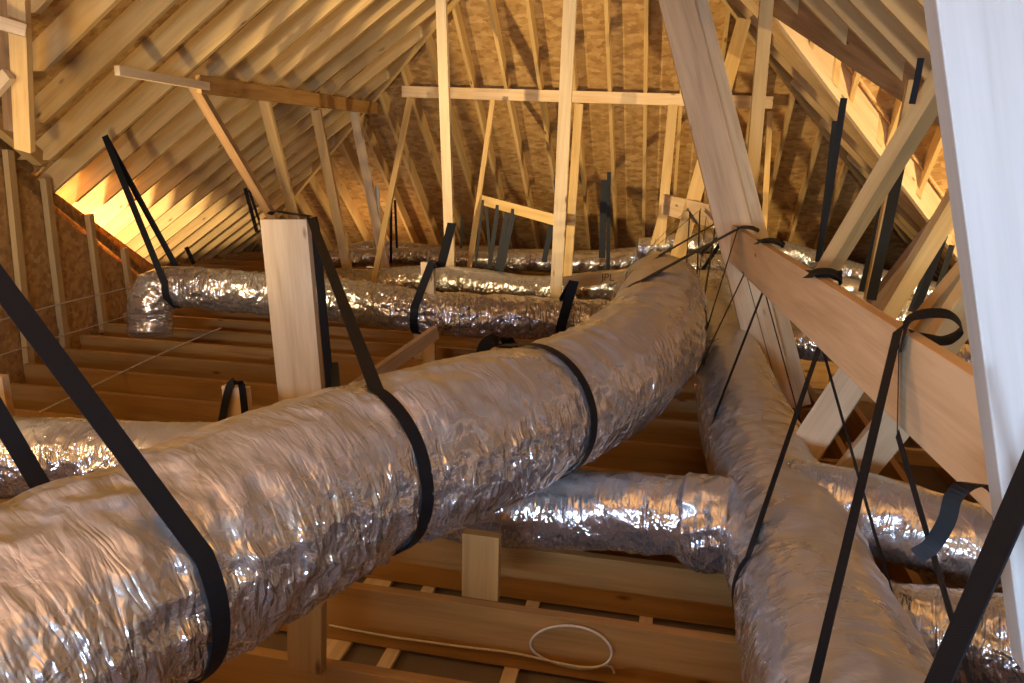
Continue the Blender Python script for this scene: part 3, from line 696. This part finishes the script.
# hanging straps at the right, above the plank
RG = 'straps hanging above the overhead plank'
def rs(px0, py0, px1, py1, Y, w, label): strip([aty(px0, py0, Y), aty((px0 + px1) / 2 + .5, (py0 + py1) / 2, Y), aty(px1, py1, Y)], w, label, (1, 0, 0), RG)
rs(844, 98, 818, 262, 5.6, .045, 'wide strap hanging from the lit valley rafter')
rs(835, 121, 822, 232, 5.9, .04, 'dark strap beside the one hanging from the valley rafter')
rs(903, 150, 871, 300, 4.4, .055, 'broadest black strap in front of the brown web')
rs(893, 165, 862, 292, 5.2, .05, 'black strap left of the slim upright web')
rs(921, 58, 912, 104, 3.0, .022, 'short strap nailed up beside the whitish post')
rs(756, 200, 755, 240, 5.6, .06, 'dark strap falling beside the strut to the plank fold')
rs(944, 235, 916, 310, 5.2, .05, 'first of the slender straps over the far golden duct')
rs(936, 250, 912, 312, 5.6, .06, 'grey shining strap over the far golden duct')
rs(952, 245, 934, 300, 5.8, .04, 'slender strap right of the shining strap')
rs(966, 260, 948, 318, 5.4, .06, 'dark strap nearest the whitish post over the far ducts')

# ------------------------------------------------------------------ cables
tag(tube('white_cable', [wp(-20, 326, .06), wp(30, 312, .07), wp(80, 298, .08), wp(120, 290, .1), wp(140, 284, .12)], .006, CABLE), 'upper white cable running along the left strand board wall', 'cable')
tag(tube('white_cable', [wp(-20, 362, .08), wp(30, 345, .10), wp(80, 330, .11), wp(130, 315, .12)], .005, CABLE), 'lower white cable running along the left strand board wall', 'cable')
tag(tube('white_cable', [atz(40, 412, .012), atz(90, 388, .012), atz(130, 368, .014), atz(180, 345, .013), atz(221, 328, .014)], .006, CABLE), 'white cable lying diagonally over the joists at the left', 'cable')
yk = [y for y in yj if 1.7 < y < 2.0][0]
cz = lambda px, py, y=yk: aty(px, py, y)
yq = [y for y in yj if 2.1 < y < 2.4][0]
tag(tube('white_cable', [cz(329, 625, yq - .014), cz(370, 634, yq - .014), cz(420, 641, yq - .012), cz(470, 648, yq - .012), cz(512, 652, yq - .012),
     cz(545, 660, yq - .015), cz(580, 668, yq - .02), cz(605, 668, yq - .03), cz(616, 652, yq - .03), cz(600, 632, yq - .02), cz(572, 624, yq - .014), cz(545, 627, yq - .014),
     cz(528, 640, yq - .014), cz(532, 654, yq - .014), cz(560, 666, yq - .014), cz(595, 672, yq - .016), cz(612, 662, yq - .02), cz(614, 673, yq - .02)], .0045, CABLE),
    'white cable along the lower joist ending in a loose coil', 'cable')

# turn the curve-built pieces into plain meshes
bpy.context.view_layer.update()
dg = bpy.context.evaluated_depsgraph_get()
for o in [o for o in COL.objects if o.type in ('CURVE', 'FONT')]:
    me = bpy.data.meshes.new_from_object(o.evaluated_get(dg)); 
    n_ = bpy.data.objects.new('tmp', me); COL.objects.link(n_)
    n_.parent = o.parent; n_.matrix_parent_inverse = o.matrix_parent_inverse.copy(); n_.matrix_basis = o.matrix_basis.copy()
    for key in ('label', 'category', 'group', 'kind'):
        if key in o: n_[key] = o[key]
    nm = o.name; bpy.data.objects.remove(o); n_.name = nm

# ------------------------------------------------------------------ wall behind the camera, with two windows added to supply cool light
WINS = [(-1.7, -.3, 1.2, 1.6), (.9, 1.35, 1.05, 1.55)]
def quad_wall(name, x0, x1, z0, z1):
    pts = [(x0, YB, z0), (x1, YB, z0), (x1, YB, z1), (x0, YB, z1)]; struct(sheet(name, pts, (0, -.02, 0), OSB))
(a0, a1, a2_, a3), (c0, c1, c2, c3) = WINS
quad_wall('wall_back', xL(ZE) - .2, a0, -.4, ZP + .3); quad_wall('wall_back_middle', a1, c0, -.4, ZP + .3); quad_wall('wall_back_right', c1, xe + .2, -.4, ZP + .3)
quad_wall('wall_back_low', a0, a1, -.4, a2_); quad_wall('wall_back_high', a0, a1, a3, ZP + .3)
quad_wall('wall_back_right_low', c0, c1, -.4, c2); quad_wall('wall_back_right_high', c0, c1, c3, ZP + .3)
for k, (x0, x1, z0, z1) in enumerate(WINS):
    wf = bpy.data.objects.new(f'added_window_{k + 1}', None); COL.objects.link(wf); wf['kind'] = 'structure'
    for (a, b2) in (((x0, YB, z0), (x1, YB, z0)), ((x0, YB, z1), (x1, YB, z1)), ((x0, YB, z0), (x0, YB, z1)), ((x1, YB, z0), (x1, YB, z1)), (((x0 + x1) / 2, YB, z0), ((x0 + x1) / 2, YB, z1))):
        o = board('added_window_frame', a, b2, .06, .045, (0, 1, 0), VINYL, parent=wf); o['kind'] = 'structure'

struct(sheet('added_half_wall', [(-3.2, -.8, -.3), (2.4, -.8, -.3), (2.4, -.8, 1.06), (-3.2, -.8, 1.06)], (0, -.05, 0), OSB))  # unseen half wall, added to keep the cool daylight off the joists
# ------------------------------------------------------------------ light
def area(name, loc, target, sx, sy, power, col):
    l = bpy.data.lights.new(name, 'AREA'); l.shape = 'RECTANGLE'; l.size = sx; l.size_y = sy; l.energy = power; l.color = col
    o = bpy.data.objects.new(name, l); COL.objects.link(o); o.location = loc
    o.rotation_euler = (Vector(target) - Vector(loc)).to_track_quat('-Z', 'Y').to_euler(); return o
def point(name, loc, power, col, rad=.06):
    l = bpy.data.lights.new(name, 'POINT'); l.energy = power; l.color = col; l.shadow_soft_size = rad
    o = bpy.data.objects.new(name, l); COL.objects.link(o); o.location = loc; return o
for (x0, x1, z0, z1), pw in zip(WINS, (125, 80)):
    area('added_daylight', ((x0 + x1) / 2, YB - .05, (z0 + z1) / 2), ((x0 + x1) / 2, 5, (z0 + z1) / 2), x1 - x0, z1 - z0, pw, (.52, .72, 1.0))  # cool light entering by the two added openings
WARM = (1.0, .74, .38)
def spot(name, loc, target, power, col, ang, blend=.5, rad=.06):
    l = bpy.data.lights.new(name, 'SPOT'); l.energy = power; l.color = col; l.spot_size = math.radians(ang); l.spot_blend = blend; l.shadow_soft_size = rad
    o = bpy.data.objects.new(name, l); COL.objects.link(o); o.location = loc
    o.rotation_euler = (Vector(target) - Vector(loc)).to_track_quat('-Z', 'Y').to_euler(); return o
point('work_lamp_left', (-5.55, 5.5, -.10), 420, (1.0, .76, .44), .08)
spot('fill_light_slope', (-2.35, 1.5, .62), (-3.9, 6.2, 2.0), 175, (1.0, .70, .32), 62, 1.0, .12)  # unseen fill, added to brighten the left roof slope
spot('work_lamp_far', (-4.2, 3.0, 1.1), (-.2, 9.0, 2.1), 1150, WARM, 52, 1.0)
spot('work_lamp_gable', (4.4, 4.9, .7), (2.0, 7.5, 1.7), 700, WARM, 95, .5)
point('work_lamp_eave', (-4.3, 10.1, .22), 14, (1.0, .66, .32), .05)
spot('fill_light_bounce', (-.5, -1.2, 1.5), (-.6, .4, 4.0), 800, (1.0, .70, .33), 100, .8, .15)  # unseen fill, added to bounce soft light off the near roof
point('fill_light_side', (-3.5, 1.1, 1.5), 42, (1.0, .70, .33), .25)  # unseen fill, added to lighten the left wall and near rafters
spot('fill_light_right', (2.5, 1.9, .6), (1.9, 4.6, 1.8), 120, (1.0, .72, .36), 75, .8, .12)  # unseen fill, added to warm the webs above the plank
w = bpy.data.worlds.new('world'); S.world = w; w.use_nodes = True
bg = w.node_tree.nodes['Background']; bg.inputs[0].default_value = (1.0, .78, .55, 1); bg.inputs[1].default_value = .12
S.cycles.max_bounces = 8
